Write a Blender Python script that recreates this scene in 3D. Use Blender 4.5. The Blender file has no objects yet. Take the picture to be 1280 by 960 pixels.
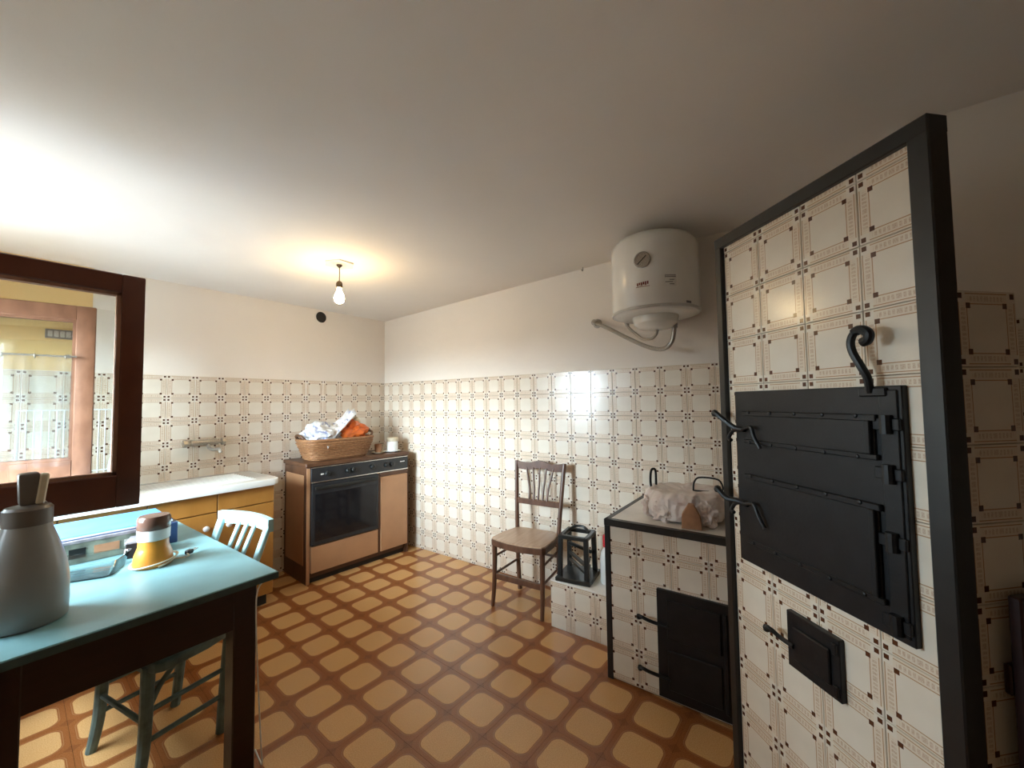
import bpy, bmesh, math, random
from mathutils import Vector, Matrix, noise
random.seed(7)
scene = bpy.context.scene
COL = scene.collection
PI = math.pi

# ------------------------------------------------------------------ camera, world, light, exposure
CAM = Vector((-2.7371, -3.6855, 1.4229)); F_PX = 501.89
YAW, PITCH, ROLL = 0.9465, 0.0457, -0.0136
fw = Vector((math.sin(YAW)*math.cos(PITCH), math.cos(YAW)*math.cos(PITCH), math.sin(PITCH)))
rt0 = Vector((math.cos(YAW), -math.sin(YAW), 0)); up0 = rt0.cross(fw)
rt = rt0*math.cos(ROLL) + up0*math.sin(ROLL); up = -rt0*math.sin(ROLL) + up0*math.cos(ROLL)
cd = bpy.data.cameras.new('camera'); cam = bpy.data.objects.new('camera', cd); COL.objects.link(cam)
cd.sensor_width = 36; cd.lens = 36*F_PX/1280; cd.clip_start = 0.02
m = Matrix((rt, up, -fw)).transposed().to_4x4(); m.translation = CAM; cam.matrix_world = m
scene.camera = cam
w = bpy.data.worlds.new('sky'); scene.world = w; w.use_nodes = True
wn = w.node_tree; bgn = wn.nodes['Background']; bgn.inputs[1].default_value = 38.0
wtc = wn.nodes.new('ShaderNodeTexCoord'); wsp = wn.nodes.new('ShaderNodeSeparateXYZ'); wmr = wn.nodes.new('ShaderNodeMapRange'); wmx = wn.nodes.new('ShaderNodeMix')
wmx.data_type = 'RGBA'; wmr.inputs[1].default_value = -0.04; wmr.inputs[2].default_value = 0.04
wmx.inputs[6].default_value = (0.09, 0.10, 0.10, 1); wmx.inputs[7].default_value = (0.74, 0.90, 1.0, 1)     # dim ground below the horizon, lowered to spare the ceiling, hazy sky above
wn.links.new(wtc.outputs['Generated'], wsp.inputs[0]); wn.links.new(wsp.outputs[2], wmr.inputs[0]); wn.links.new(wmr.outputs[0], wmx.inputs[0]); wn.links.new(wmx.outputs[2], bgn.inputs[0])
WY0, WY1, WZ0, WZ1, WX = -1.56, -0.22, 1.00, 1.98, -3.15        # window opening in the left wall
pd = bpy.data.lights.new('window_portal', 'AREA'); pd.shape = 'RECTANGLE'; pd.size = WY1-WY0; pd.size_y = WZ1-WZ0
pd.cycles.is_portal = True
po = bpy.data.objects.new('window_portal', pd); COL.objects.link(po)
po.location = (WX-0.20, (WY0+WY1)/2, (WZ0+WZ1)/2); po.rotation_euler = (PI/2, 0, -PI/2)
vs = scene.view_settings
vs.view_transform = 'Standard'; vs.look = 'None'; vs.gamma = 1; vs.use_curve_mapping = False
vs.exposure = 1.18

# ------------------------------------------------------------------ node helpers
def newmat(name):
    mt = bpy.data.materials.new(name); mt.use_nodes = True
    nt = mt.node_tree; b = nt.nodes['Principled BSDF']
    return mt, nt, b
def V(nt, op, a, b=None, c=None):
    n = nt.nodes.new('ShaderNodeMath'); n.operation = op
    for i, v in enumerate((a, b, c)):
        if v is None: continue
        if isinstance(v, (int, float)): n.inputs[i].default_value = v
        else: nt.links.new(v, n.inputs[i])
    return n.outputs[0]
def mix(nt, f, a, b):
    n = nt.nodes.new('ShaderNodeMix'); n.data_type = 'RGBA'
    for s, v in ((n.inputs[0], f), (n.inputs[6], a), (n.inputs[7], b)):
        if isinstance(v, (int, float)): s.default_value = v
        elif isinstance(v, tuple): s.default_value = (*v, 1)
        else: nt.links.new(v, s)
    return n.outputs[2]
def nz(nt, scale, detail=3, vec=None, out=0, dim=None):
    n = nt.nodes.new('ShaderNodeTexNoise'); n.inputs['Scale'].default_value = scale; n.inputs['Detail'].default_value = detail
    if vec is None:
        tc = nt.nodes.new('ShaderNodeTexCoord'); vec = tc.outputs['Object']
    nt.links.new(vec, n.inputs['Vector'])
    return n.outputs[out]
def ramp(nt, f, lo, hi):
    n = nt.nodes.new('ShaderNodeMapRange'); n.inputs[1].default_value = lo; n.inputs[2].default_value = hi
    nt.links.new(f, n.inputs[0]); return n.outputs[0]
def bump(nt, b, h, strength, dist=0.002):
    n = nt.nodes.new('ShaderNodeBump'); n.inputs['Strength'].default_value = strength; n.inputs['Distance'].default_value = dist
    nt.links.new(h, n.inputs['Height']); nt.links.new(n.outputs[0], b.inputs['Normal'])
def simple(name, col, rough=0.5, metal=0.0, var=0.12, vscale=12, bmp=0.0, bscale=60, spec=0.5, stretch=None):
    mt, nt, b = newmat(name)
    vec = None
    if stretch:
        tc = nt.nodes.new('ShaderNodeTexCoord'); mp = nt.nodes.new('ShaderNodeMapping'); mp.inputs['Scale'].default_value = stretch
        nt.links.new(tc.outputs['Object'], mp.inputs[0]); vec = mp.outputs[0]
    f = ramp(nt, nz(nt, vscale, 4, vec), 0.3, 0.7)
    lo = tuple(c*(1-var) for c in col); hi = tuple(min(1, c*(1+var)) for c in col)
    nt.links.new(mix(nt, f, lo, hi), b.inputs['Base Color'])
    b.inputs['Roughness'].default_value = rough; b.inputs['Metallic'].default_value = metal
    b.inputs['Specular IOR Level'].default_value = spec
    if bmp: bump(nt, b, nz(nt, bscale, 3, vec), bmp)
    return mt
def glassmat(name, col=(1, 1, 1), rough=0.0, mixg=0.10):
    mt, nt, b = newmat(name)
    out = nt.nodes['Material Output']
    tr = nt.nodes.new('ShaderNodeBsdfTransparent'); tr.inputs[0].default_value = (*col, 1)
    gl = nt.nodes.new('ShaderNodeBsdfGlossy'); gl.inputs['Roughness'].default_value = rough
    lw = nt.nodes.new('ShaderNodeFresnel'); lw.inputs[0].default_value = 1.45
    ms = nt.nodes.new('ShaderNodeMixShader')
    nt.links.new(V(nt, 'MULTIPLY_ADD', lw.outputs[0], 1.0, mixg), ms.inputs[0])
    nt.links.new(tr.outputs[0], ms.inputs[1]); nt.links.new(gl.outputs[0], ms.inputs[2]); nt.links.new(ms.outputs[0], out.inputs[0])
    return mt
T = 0.165
def wall_tile_mat():
    mt, nt, b = newmat('patterned_tile')
    tc = nt.nodes.new('ShaderNodeTexCoord'); sp = nt.nodes.new('ShaderNodeSeparateXYZ'); nt.links.new(tc.outputs['Object'], sp.inputs[0])
    ax = V(nt, 'MULTIPLY', V(nt, 'ABSOLUTE', sp.outputs[0]), 1/T); ay = V(nt, 'MULTIPLY', V(nt, 'ABSOLUTE', sp.outputs[1]), 1/T)
    mx = V(nt, 'MAXIMUM', ax, ay); mn = V(nt, 'MINIMUM', ax, ay)
    d = V(nt, 'SUBTRACT', 0.5, mx)
    def near(v, c, h): return V(nt, 'COMPARE', v, c, h)
    inlen = V(nt, 'LESS_THAN', mn, 0.345)
    lines = V(nt, 'MULTIPLY', inlen, V(nt, 'MAXIMUM', near(d, 0.04, 0.007), near(d, 0.175, 0.007)))
    fr = V(nt, 'FRACT', V(nt, 'MULTIPLY', mn, 17.0))
    dash = V(nt, 'MULTIPLY', V(nt, 'LESS_THAN', fr, 0.62), V(nt, 'MULTIPLY', near(d, 0.107, 0.034), V(nt, 'LESS_THAN', mn, 0.30)))
    n1 = ramp(nt, nz(nt, 420, 1), 0.42, 0.58)
    dash = V(nt, 'MULTIPLY', dash, V(nt, 'MULTIPLY_ADD', n1, 0.6, 0.4))
    dot = V(nt, 'MULTIPLY', near(ax, 0.432, 0.036), near(ay, 0.432, 0.036))
    dot = V(nt, 'MAXIMUM', dot, V(nt, 'MULTIPLY', near(ax, 0.303, 0.037), near(ay, 0.303, 0.037)))
    band = V(nt, 'MULTIPLY', V(nt, 'LESS_THAN', d, 0.185), V(nt, 'LESS_THAN', mn, 0.345))
    c = mix(nt, ramp(nt, nz(nt, 9, 3), 0.3, 0.7), (0.73, 0.66, 0.56), (0.79, 0.72, 0.62))
    c = mix(nt, V(nt, 'MULTIPLY', band, 0.26), c, (0.72, 0.55, 0.38))
    c = mix(nt, V(nt, 'MULTIPLY', dash, 0.5), c, (0.40, 0.20, 0.09))
    c = mix(nt, V(nt, 'MULTIPLY', lines, 0.85), c, (0.40, 0.20, 0.085))
    c = mix(nt, dot, c, (0.09, 0.030, 0.014))
    nt.links.new(c, b.inputs['Base Color'])
    b.inputs['Roughness'].default_value = 0.19; b.inputs['Specular IOR Level'].default_value = 0.5
    bump(nt, b, nz(nt, 130, 2), 0.22, 0.001)
    return mt
FT = 0.22
def floor_tile_mat():
    mt, nt, b = newmat('floor_tile')
    tc = nt.nodes.new('ShaderNodeTexCoord'); sp = nt.nodes.new('ShaderNodeSeparateXYZ'); nt.links.new(tc.outputs['Object'], sp.inputs[0])
    def cell(o):
        v = V(nt, 'ADD', V(nt, 'MULTIPLY', o, 1/FT), 0.5)
        return V(nt, 'ABSOLUTE', V(nt, 'SUBTRACT', V(nt, 'FRACT', v), 0.5))
    ax, ay = cell(sp.outputs[0]), cell(sp.outputs[1])
    qx = V(nt, 'MAXIMUM', V(nt, 'SUBTRACT', ax, 0.205), 0.0); qy = V(nt, 'MAXIMUM', V(nt, 'SUBTRACT', ay, 0.205), 0.0)
    ln = V(nt, 'SQRT', V(nt, 'ADD', V(nt, 'MULTIPLY', qx, qx), V(nt, 'MULTIPLY', qy, qy)))
    pad = ramp(nt, ln, 0.186, 0.174)
    rim = V(nt, 'COMPARE', ln, 0.206, 0.007)
    dia = V(nt, 'GREATER_THAN', V(nt, 'ADD', ax, ay), 0.88)
    g = ramp(nt, nz(nt, 260, 2), 0.35, 0.65); g2 = ramp(nt, nz(nt, 7, 3), 0.3, 0.7)
    padc = mix(nt, g, (0.54, 0.28, 0.105), (0.70, 0.42, 0.185)); padc = mix(nt, V(nt, 'MULTIPLY', g2, 0.25), padc, (0.66, 0.35, 0.11))
    bc = mix(nt, g, (0.25, 0.080, 0.022), (0.33, 0.120, 0.038))
    bc = mix(nt, V(nt, 'MULTIPLY', rim, 0.6), bc, (0.40, 0.20, 0.09)); bc = mix(nt, V(nt, 'MULTIPLY', dia, 0.45), bc, (0.19, 0.06, 0.022))
    nt.links.new(mix(nt, pad, bc, padc), b.inputs['Base Color'])
    b.inputs['Roughness'].default_value = 0.27
    bump(nt, b, V(nt, 'ADD', V(nt, 'MULTIPLY', g, 0.3), pad), 0.35, 0.0012)
    return mt
def wood(name, a, c, rough=0.45, scale=(3, 3, 30)):
    mt, nt, b = newmat(name)
    tc = nt.nodes.new('ShaderNodeTexCoord'); mp = nt.nodes.new('ShaderNodeMapping'); mp.inputs['Scale'].default_value = scale
    nt.links.new(tc.outputs['Object'], mp.inputs[0])
    f = ramp(nt, nz(nt, 3.0, 5, mp.outputs[0]), 0.32, 0.68)
    nt.links.new(mix(nt, f, a, c), b.inputs['Base Color']); b.inputs['Roughness'].default_value = rough
    bump(nt, b, f, 0.15, 0.001)
    return mt
def plaster(name, col, var=0.05):
    mt, nt, b = newmat(name)
    f = ramp(nt, nz(nt, 1.6, 4), 0.3, 0.7)
    lo = tuple(x*(1-var) for x in col)
    nt.links.new(mix(nt, f, lo, col), b.inputs['Base Color']); b.inputs['Roughness'].default_value = 0.85
    bump(nt, b, nz(nt, 5, 6), 0.25, 0.02)
    return mt
M = {}
M['plaster'] = plaster('wall_plaster', (0.83, 0.765, 0.695)); M['ceil'] = plaster('ceiling_plaster', (0.86, 0.81, 0.755))
M['brownwall'] = plaster('bounce_cut_plaster', (0.34, 0.26, 0.19))  # brown chosen to cut the bounce light from the unseen wall
M['yellow'] = plaster('yellow_plaster', (0.86, 0.58, 0.26))
M['grout'] = simple('grout', (0.24, 0.15, 0.10), 0.9, bmp=0.3)
M['tile'] = wall_tile_mat(); M['ftile'] = floor_tile_mat()
M['fgrout'] = simple('floor_grout', (0.24, 0.09, 0.035), 0.8)
M['iron'] = simple('black_iron', (0.010, 0.0105, 0.0125), 0.42, 0.3, 0.3, 20, 0.25, 90)
M['ironfr'] = simple('black_painted_frame', (0.012, 0.012, 0.012), 0.38, 0.0, 0.25, 15, 0.15, 60)
M['redwood'] = wood('red_brown_wood_shaded', (0.085, 0.018, 0.005), (0.125, 0.028, 0.008), 0.42, (2, 2, 2))  # sash wood darkened: backlit shade put into the colour
M['sashlit'] = wood('red_brown_wood_lit', (0.20, 0.080, 0.040), (0.32, 0.145, 0.080), 0.5, (8, 3, 3))  # same sash wood lightened: window light put into the colour
M['darkred'] = wood('dark_red_wood_shaded', (0.013, 0.0024, 0.0019), (0.021, 0.0040, 0.0028), 0.35, (2, 20, 20))  # table woodwork darkened to carry its backlit shade
M['teal'] = simple('pale_teal_paint', (0.19, 0.37, 0.40), 0.40, 0, 0.10, 6, 0.1, 30)
M['tealedge'] = simple('dark_teal_edge', (0.04, 0.075, 0.075), 0.4, 0, 0.2, 20)
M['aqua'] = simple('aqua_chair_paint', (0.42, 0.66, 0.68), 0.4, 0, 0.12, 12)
M['aquadark'] = simple('dark_teal_paint', (0.10, 0.15, 0.14), 0.5, 0, 0.3, 20)  # darker teal for the chair's legs, stretchers and seat
M['chairwood'] = wood('chair_wood', (0.085, 0.036, 0.02), (0.15, 0.068, 0.038), 0.38, (10, 10, 2))
M['seatwood'] = wood('seat_wood', (0.42, 0.27, 0.17), (0.52, 0.36, 0.25), 0.4, (2, 14, 2))
M['glass'] = glassmat('window_glass', (0.93, 0.95, 0.94))
M['dish'] = glassmat('dish_glass', (0.96, 0.98, 0.985), 0.02, 0.06)
M['enamel'] = simple('white_enamel', (0.80, 0.78, 0.73), 0.22, 0, 0.02)
M['ceramic'] = simple('white_ceramic', (0.82, 0.83, 0.80), 0.15, 0, 0.03)
M['orangewood'] = wood('orange_laminate', (0.34, 0.145, 0.026), (0.42, 0.19, 0.040), 0.4, (3, 3, 1))
M['tan'] = simple('tan_laminate', (0.46, 0.245, 0.125), 0.38, 0, 0.08, 5)
M['cookwood'] = wood('cooker_brown_wood', (0.075, 0.030, 0.014), (0.12, 0.052, 0.024), 0.4, (3, 3, 1))
M['blackgl'] = simple('black_glass', (0.010, 0.010, 0.012), 0.08, 0, 0.1)
M['blackpan'] = simple('black_panel', (0.022, 0.023, 0.026), 0.25, 0, 0.15)
M['chrome'] = simple('chrome', (0.65, 0.63, 0.60), 0.18, 1.0, 0.03)
M['dullmetal'] = simple('dull_braided_metal', (0.38, 0.35, 0.31), 0.38, 0.85, 0.3, 300)
M['wicker'] = None
M['wickerdark'] = simple('dark_wicker', (0.10, 0.045, 0.02), 0.6, 0, 0.3, 60)
M['bagwhite'] = None
M['orange'] = simple('orange_plastic', (0.78, 0.17, 0.03), 0.3, 0, 0.15, 20)
M['amber'] = simple('orange_grinder_plastic', (0.62, 0.25, 0.035), 0.28, 0, 0.05)
M['brownlid'] = simple('brown_lid_plastic', (0.13, 0.065, 0.045), 0.2, 0, 0.1)
M['white'] = simple('white_plastic', (0.75, 0.75, 0.73), 0.35, 0, 0.04)
M['cream'] = simple('cream_plastic', (0.66, 0.58, 0.42), 0.4, 0, 0.06)
M['grey'] = simple('grey_jug_plastic', (0.27, 0.26, 0.245), 0.32, 0, 0.05)
M['greydark'] = simple('taupe_plastic', (0.14, 0.115, 0.095), 0.4, 0, 0.08)
M['blue'] = simple('blue_card', (0.10, 0.30, 0.72), 0.7, 0, 0.08, spec=0.15)
M['bluedark'] = simple('dark_blue_card', (0.022, 0.05, 0.13), 0.4, 0, 0.1)
M['boxgreen'] = simple('printed_green_card', (0.17, 0.20, 0.16), 0.5, 0, 0.65, 16)
M['paper'] = simple('pale_paper', (0.70, 0.70, 0.74), 0.6, 0, 0.05)
M['blackbox'] = simple('black_box', (0.016, 0.010, 0.010), 0.3, 0, 0.2)
M['greytop'] = simple('grey_box_top', (0.25, 0.24, 0.27), 0.35, 0, 0.35, 30)
M['rack'] = simple('white_wire', (0.80, 0.82, 0.84), 0.3, 0, 0.03)
M['red'] = simple('red_cap', (0.55, 0.02, 0.03), 0.35)
M['stone'] = simple('pale_stone_top', (0.78, 0.75, 0.71), 0.3, 0, 0.12, 6)
M['pinkbag'] = None
M['copper'] = simple('tan_card', (0.42, 0.21, 0.11), 0.5, 0, 0.15, 20)
M['black'] = simple('black_plastic', (0.012, 0.014, 0.014), 0.35, 0, 0.2)
M['dark'] = simple('dark_recess_paint', (0.03, 0.025, 0.02), 0.9)
M['brass'] = simple('brown_lampholder', (0.10, 0.06, 0.03), 0.4, 0.2)
M['mark_red'] = simple('dark_red_print', (0.22, 0.05, 0.04), 0.5)
M['mark_grey'] = simple('grey_print', (0.20, 0.19, 0.18), 0.5)
M['dial'] = simple('dial_face', (0.52, 0.50, 0.46), 0.3)
def wicker():
    mt, nt, b = newmat('wicker')
    tc = nt.nodes.new('ShaderNodeTexCoord'); 
    wv = nt.nodes.new('ShaderNodeTexWave'); wv.bands_direction = 'Z'; wv.inputs['Scale'].default_value = 38; wv.inputs['Distortion'].default_value = 2
    nt.links.new(tc.outputs['Object'], wv.inputs[0])
    f = V(nt, 'MULTIPLY', wv.outputs[1], ramp(nt, nz(nt, 60, 2), 0.2, 0.7))
    nt.links.new(mix(nt, f, (0.22, 0.09, 0.035), (0.52, 0.28, 0.13)), b.inputs['Base Color']); b.inputs['Roughness'].default_value = 0.55
    bump(nt, b, f, 0.6, 0.004)
    return mt
M['wicker'] = wicker()
def bagmat(name, a, c, scale, thr=(0.55, 0.62)):
    mt, nt, b = newmat(name)
    f = ramp(nt, nz(nt, scale, 2), *thr)
    nt.links.new(mix(nt, f, a, c), b.inputs['Base Color']); b.inputs['Roughness'].default_value = 0.3
    bump(nt, b, nz(nt, 35, 3), 0.4, 0.01)
    return mt
M['bagwhite'] = bagmat('printed_white_bag', (0.72, 0.72, 0.72), (0.30, 0.33, 0.52), 26, (0.56, 0.66))
M['pinkbag'] = bagmat('crumpled_pink_plastic', (0.86, 0.78, 0.75), (0.74, 0.60, 0.56), 16, (0.45, 0.75))
def sheer():
    mt, nt, b = newmat('sheer_curtain')
    out = nt.nodes['Material Output']
    tr = nt.nodes.new('ShaderNodeBsdfTransparent'); tl = nt.nodes.new('ShaderNodeBsdfTranslucent'); df = nt.nodes.new('ShaderNodeBsdfDiffuse')
    tl.inputs[0].default_value = (0.5, 0.5, 0.54, 1); df.inputs[0].default_value = (0.5, 0.5, 0.54, 1)
    ms = nt.nodes.new('ShaderNodeMixShader'); ms2 = nt.nodes.new('ShaderNodeMixShader'); ms.inputs[0].default_value = 0.5
    nt.links.new(tl.outputs[0], ms.inputs[1]); nt.links.new(df.outputs[0], ms.inputs[2])
    nt.links.new(V(nt, 'MULTIPLY_ADD', nz(nt, 30, 2), 0.15, 0.06), ms2.inputs[0])
    nt.links.new(tr.outputs[0], ms2.inputs[1]); nt.links.new(ms.outputs[0], ms2.inputs[2]); nt.links.new(ms2.outputs[0], out.inputs[0])
    return mt
M['sheer'] = sheer()
def emit(name, col, s):
    mt, nt, b = newmat(name)
    b.inputs['Base Color'].default_value = (*col, 1); b.inputs['Emission Color'].default_value = (*col, 1); b.inputs['Emission Strength'].default_value = s
    return mt
M['bulb'] = emit('lit_bulb', (1.0, 0.72, 0.36), 80.0)

# ------------------------------------------------------------------ mesh helpers
class MB:
    def __init__(s): s.b = bmesh.new()
    def box(s, c, d, rot=None, bev=0.0, seg=1):
        mt = Matrix.Translation(Vector(c)) @ (rot.to_4x4() if rot is not None else Matrix()) @ Matrix.Diagonal((*d, 1))
        r = bmesh.ops.create_cube(s.b, size=1, matrix=mt)
        if bev:
            vs_ = r['verts']; es = list({e for v in vs_ for e in v.link_edges})
            bmesh.ops.bevel(s.b, geom=es, offset=bev, segments=seg, affect='EDGES', profile=0.5)
        return s
    def b2(s, x0, x1, y0, y1, z0, z1, bev=0.0, seg=1):
        return s.box(((x0+x1)/2, (y0+y1)/2, (z0+z1)/2), (abs(x1-x0), abs(y1-y0), abs(z1-z0)), None, bev, seg)
    def bar(s, p, q, wd, th, bev=0.0, upv=(0, 0, 1)):
        p, q = Vector(p), Vector(q); z = (q-p); L = z.length; z.normalize(); u = Vector(upv)
        if abs(z.dot(u)) > 0.98: u = Vector((1, 0, 0))
        x = u.cross(z).normalized(); y = z.cross(x)
        return s.box((p+q)/2, (wd, th, L), Matrix((x, y, z)).transposed(), bev)
    def tube(s, pts, r, n=8, cap=True, closed=False):
        pts = [Vector(p) for p in pts]; k = len(pts)
        rs = r if isinstance(r, (list, tuple)) else [r]*k
        rings = []; nrm = None
        for i, p in enumerate(pts):
            if closed: t = (pts[(i+1) % k]-pts[i-1])
            else: t = pts[min(i+1, k-1)]-pts[max(i-1, 0)]
            t.normalize()
            if nrm is None:
                a = Vector((0, 0, 1)) if abs(t.z) < 0.9 else Vector((1, 0, 0)); nrm = t.cross(a).normalized()
            nrm = (nrm - t*nrm.dot(t)).normalized(); bn = t.cross(nrm)
            rings.append([s.b.verts.new(p+(nrm*math.cos(2*PI*j/n)+bn*math.sin(2*PI*j/n))*rs[i]) for j in range(n)])
        for i in range(k if closed else k-1):
            A, B = rings[i], rings[(i+1) % k]
            for j in range(n): s.b.faces.new((A[j], A[(j+1) % n], B[(j+1) % n], B[j]))
        if cap and not closed: s.b.faces.new(rings[0][::-1]); s.b.faces.new(rings[-1])
        return s
    def lathe(s, prof, c=(0, 0, 0), n=24, axis=None, sx=1, sy=1):
        c = Vector(c); R = axis or Matrix.Identity(3); rings = []
        for r, z in prof:
            if r < 1e-5: rings.append([s.b.verts.new(c+R @ Vector((0, 0, z)))])
            else: rings.append([s.b.verts.new(c+R @ Vector((r*sx*math.cos(2*PI*j/n), r*sy*math.sin(2*PI*j/n), z))) for j in range(n)])
        for A, B in zip(rings, rings[1:]):
            for j in range(n):
                f = [A[j % len(A)], A[(j+1) % len(A)], B[(j+1) % len(B)], B[j % len(B)]]
                f2 = []
                for v in f:
                    if v not in f2: f2.append(v)
                if len(f2) > 2: s.b.faces.new(f2)
        for ring, rev in ((rings[0], True), (rings[-1], False)):
            if len(ring) > 2: s.b.faces.new(ring[::-1] if rev else ring)
        return s
    def prism(s, poly, z0, z1, R=None, c=(0, 0, 0), bev=0.0):
        c = Vector(c); R = R or Matrix.Identity(3)
        A = [s.b.verts.new(c+R @ Vector((x, y, z0))) for x, y in poly]; B = [s.b.verts.new(c+R @ Vector((x, y, z1))) for x, y in poly]
        n = len(poly); fs = [s.b.faces.new(A[::-1]), s.b.faces.new(B)]
        for j in range(n): fs.append(s.b.faces.new((A[j], A[(j+1) % n], B[(j+1) % n], B[j])))
        if bev:
            es = list({e for f in fs[:2] for e in f.edges})
            bmesh.ops.bevel(s.b, geom=es, offset=bev, segments=2, affect='EDGES', profile=0.5)
        return s
    def mesh(s, name, mat, sharp=32):
        bmesh.ops.recalc_face_normals(s.b, faces=s.b.faces[:])
        me = bpy.data.meshes.new(name); s.b.to_mesh(me); s.b.free()
        me.polygons.foreach_set('use_smooth', [True]*len(me.polygons)); me.set_sharp_from_angle(angle=math.radians(sharp))
        me.materials.append(M[mat] if isinstance(mat, str) else mat)
        return me
    def build(s, name, mat, parent=None, loc=None, rz=0, sharp=32):
        o = bpy.data.objects.new(name, s.mesh(name, mat, sharp)); COL.objects.link(o)
        if parent is not None: o.parent = parent
        if loc is not None: o.location = loc
        if rz: o.rotation_euler.z = rz
        return o
def tag(o, label, cat, group=None):
    o['label'] = label; o['category'] = cat
    if group: o['group'] = group
    return o
def thing(name, label, cat, loc=(0, 0, 0), rz=0, group=None):
    o = bpy.data.objects.new(name, None); COL.objects.link(o); o.empty_display_size = 0.05
    o.location = loc; o.rotation_euler.z = rz
    return tag(o, label, cat, group)
def struct(o): o['kind'] = 'structure'; return o
def smoothpath(pts, n=6):
    P = [Vector(p) for p in pts]; out = []
    for i in range(len(P)-1):
        p0, p1, p2, p3 = P[max(i-1, 0)], P[i], P[i+1], P[min(i+2, len(P)-1)]
        for k in range(n):
            t = k/n
            out.append(0.5*((2*p1)+(p2-p0)*t+(2*p0-5*p1+4*p2-p3)*t*t+(3*p1-p0-3*p2+p3)*t**3))
    return out+[P[-1]]

# ------------------------------------------------------------------ tiles
TCACHE = {}
def tile_mesh(u0, u1, v0, v1, th=0.008):
    k = tuple(round(x, 4) for x in (u0, u1, v0, v1, th))
    if k in TCACHE: return TCACHE[k]
    g = 0.0007; c = 0.0014
    mb = MB(); bm = mb.b
    a = [(u0+g, v0+g), (u1-g, v0+g), (u1-g, v1-g), (u0+g, v1-g)]; i = [(u0+g+c, v0+g+c), (u1-g-c, v0+g+c), (u1-g-c, v1-g-c), (u0+g+c, v1-g-c)]
    lo = [bm.verts.new((x, y, -0.004)) for x, y in a]; mid = [bm.verts.new((x, y, th-c)) for x, y in a]; hi = [bm.verts.new((x, y, th)) for x, y in i]
    bm.faces.new(hi)
    for A, B in ((lo, mid), (mid, hi)):
        for j in range(4): bm.faces.new((A[j], A[(j+1) % 4], B[(j+1) % 4], B[j]))
    bm.faces.new(lo[::-1])
    TCACHE[k] = mb.mesh('tile', 'tile', 20); return TCACHE[k]
def tile_field(parent, org, ux, uy, umin, umax, vmin, vmax, ju, jv, skip=None, th=0.008):
    """org + u*ux + v*uy; joints at ju + k*T and jv + k*T"""
    ux, uy = Vector(ux), Vector(uy); nrm = ux.cross(uy)
    R = Matrix((ux, uy, nrm)).transposed().to_4x4(); org = Vector(org); n = 0
    k0 = math.floor((umin-ju)/T+1e-4); l0 = math.floor((vmin-jv)/T+1e-4)
    k = k0
    while ju+k*T < umax-0.012:
        l = l0
        while jv+l*T < vmax-0.012:
            cu, cv = ju+(k+.5)*T, jv+(l+.5)*T
            a0, a1 = max(umin, cu-T/2)-cu, min(umax, cu+T/2)-cu
            b0, b1 = max(vmin, cv-T/2)-cv, min(vmax, cv+T/2)-cv
            if a1-a0 > 0.012 and b1-b0 > 0.012 and not (skip and skip(cu, cv)):
                o = bpy.data.objects.new('tile', tile_mesh(a0, a1, b0, b1, th)); COL.objects.link(o)
                o.parent = parent
                mt = R.copy(); mt.translation = org+ux*cu+uy*cv
                o.matrix_local = mt @ Matrix.Rotation(random.uniform(-1, 1)*0.004, 4, 'X') @ Matrix.Rotation(random.uniform(-1, 1)*0.004, 4, 'Y'); n += 1
            l += 1
        k += 1
    return n

# ------------------------------------------------------------------ setting
XL, YF = WX, -5.2           # left wall plane, wall behind the camera
XC, YJ = -0.66, -4.08       # jog of the right wall
H = 1.65
o = struct(MB().b2(XL-.3, 0.3, YF-.3, 0.3, -0.2, -0.006).build('floor', 'fgrout'))
FL = o
e1 = Vector((math.cos(math.radians(-3)), math.sin(math.radians(-3)), 0)); e2 = Vector((-e1.y, e1.x, 0))
c0 = Vector((-1.679, -1.960, 0))
def inview(p):
    d = Vector(p)-CAM; z = d.dot(fw)
    if z < 0.1: return False, 9
    x, y = d.dot(rt)/z*F_PX, d.dot(up)/z*F_PX
    return abs(x) < 730 and abs(y) < 570, z
ftm = MB(); g = 0.0002; hh = FT/2-g
lo = [ftm.b.verts.new((x*hh, y*hh, -0.008)) for x, y in ((-1, -1), (1, -1), (1, 1), (-1, 1))]
hi = [ftm.b.verts.new((x*(hh-.0003), y*(hh-.0003), 0)) for x, y in ((-1, -1), (1, -1), (1, 1), (-1, 1))]
ftm.b.faces.new(hi)
for j in range(4): ftm.b.faces.new((lo[j], lo[(j+1) % 4], hi[(j+1) % 4], hi[j]))
ftmesh = ftm.mesh('floor_tile', 'ftile', 20)
cells = []
for i in range(-9, 10):
    for j in range(-17, 11):
        p = c0+e1*FT*i+e2*FT*j
        if p.x < XL-0.1 or p.x > 0.1 or p.y < YF-.1 or p.y > 0.1: continue
        iv, z = inview(p)
        hidden = (p.x > XC+.1 and p.y < YJ) or (p.x > -.62 and p.y < -2.9) or (p.x > -.35 and p.y < -2.45)
        cells.append((0 if iv and not hidden else 1, z, i, j, p))
cells.sort(key=lambda c: c[:4])
rest = MB()
for n, (hid, z, i, j, p) in enumerate(cells):
    if n < 290 and not hid:
        t = bpy.data.objects.new('floor_tile', ftmesh); COL.objects.link(t); t.parent = FL; t.location = p; t.rotation_euler.z = math.radians(-3)
    else:
        rest.box((i*FT, j*FT, -0.004), (FT-.002, FT-.002, 0.008))
r = rest.build('floor_tile_rest', 'ftile', FL); r.location = c0; r.rotation_euler.z = math.radians(-3); r['kind'] = 'stuff'
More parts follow.
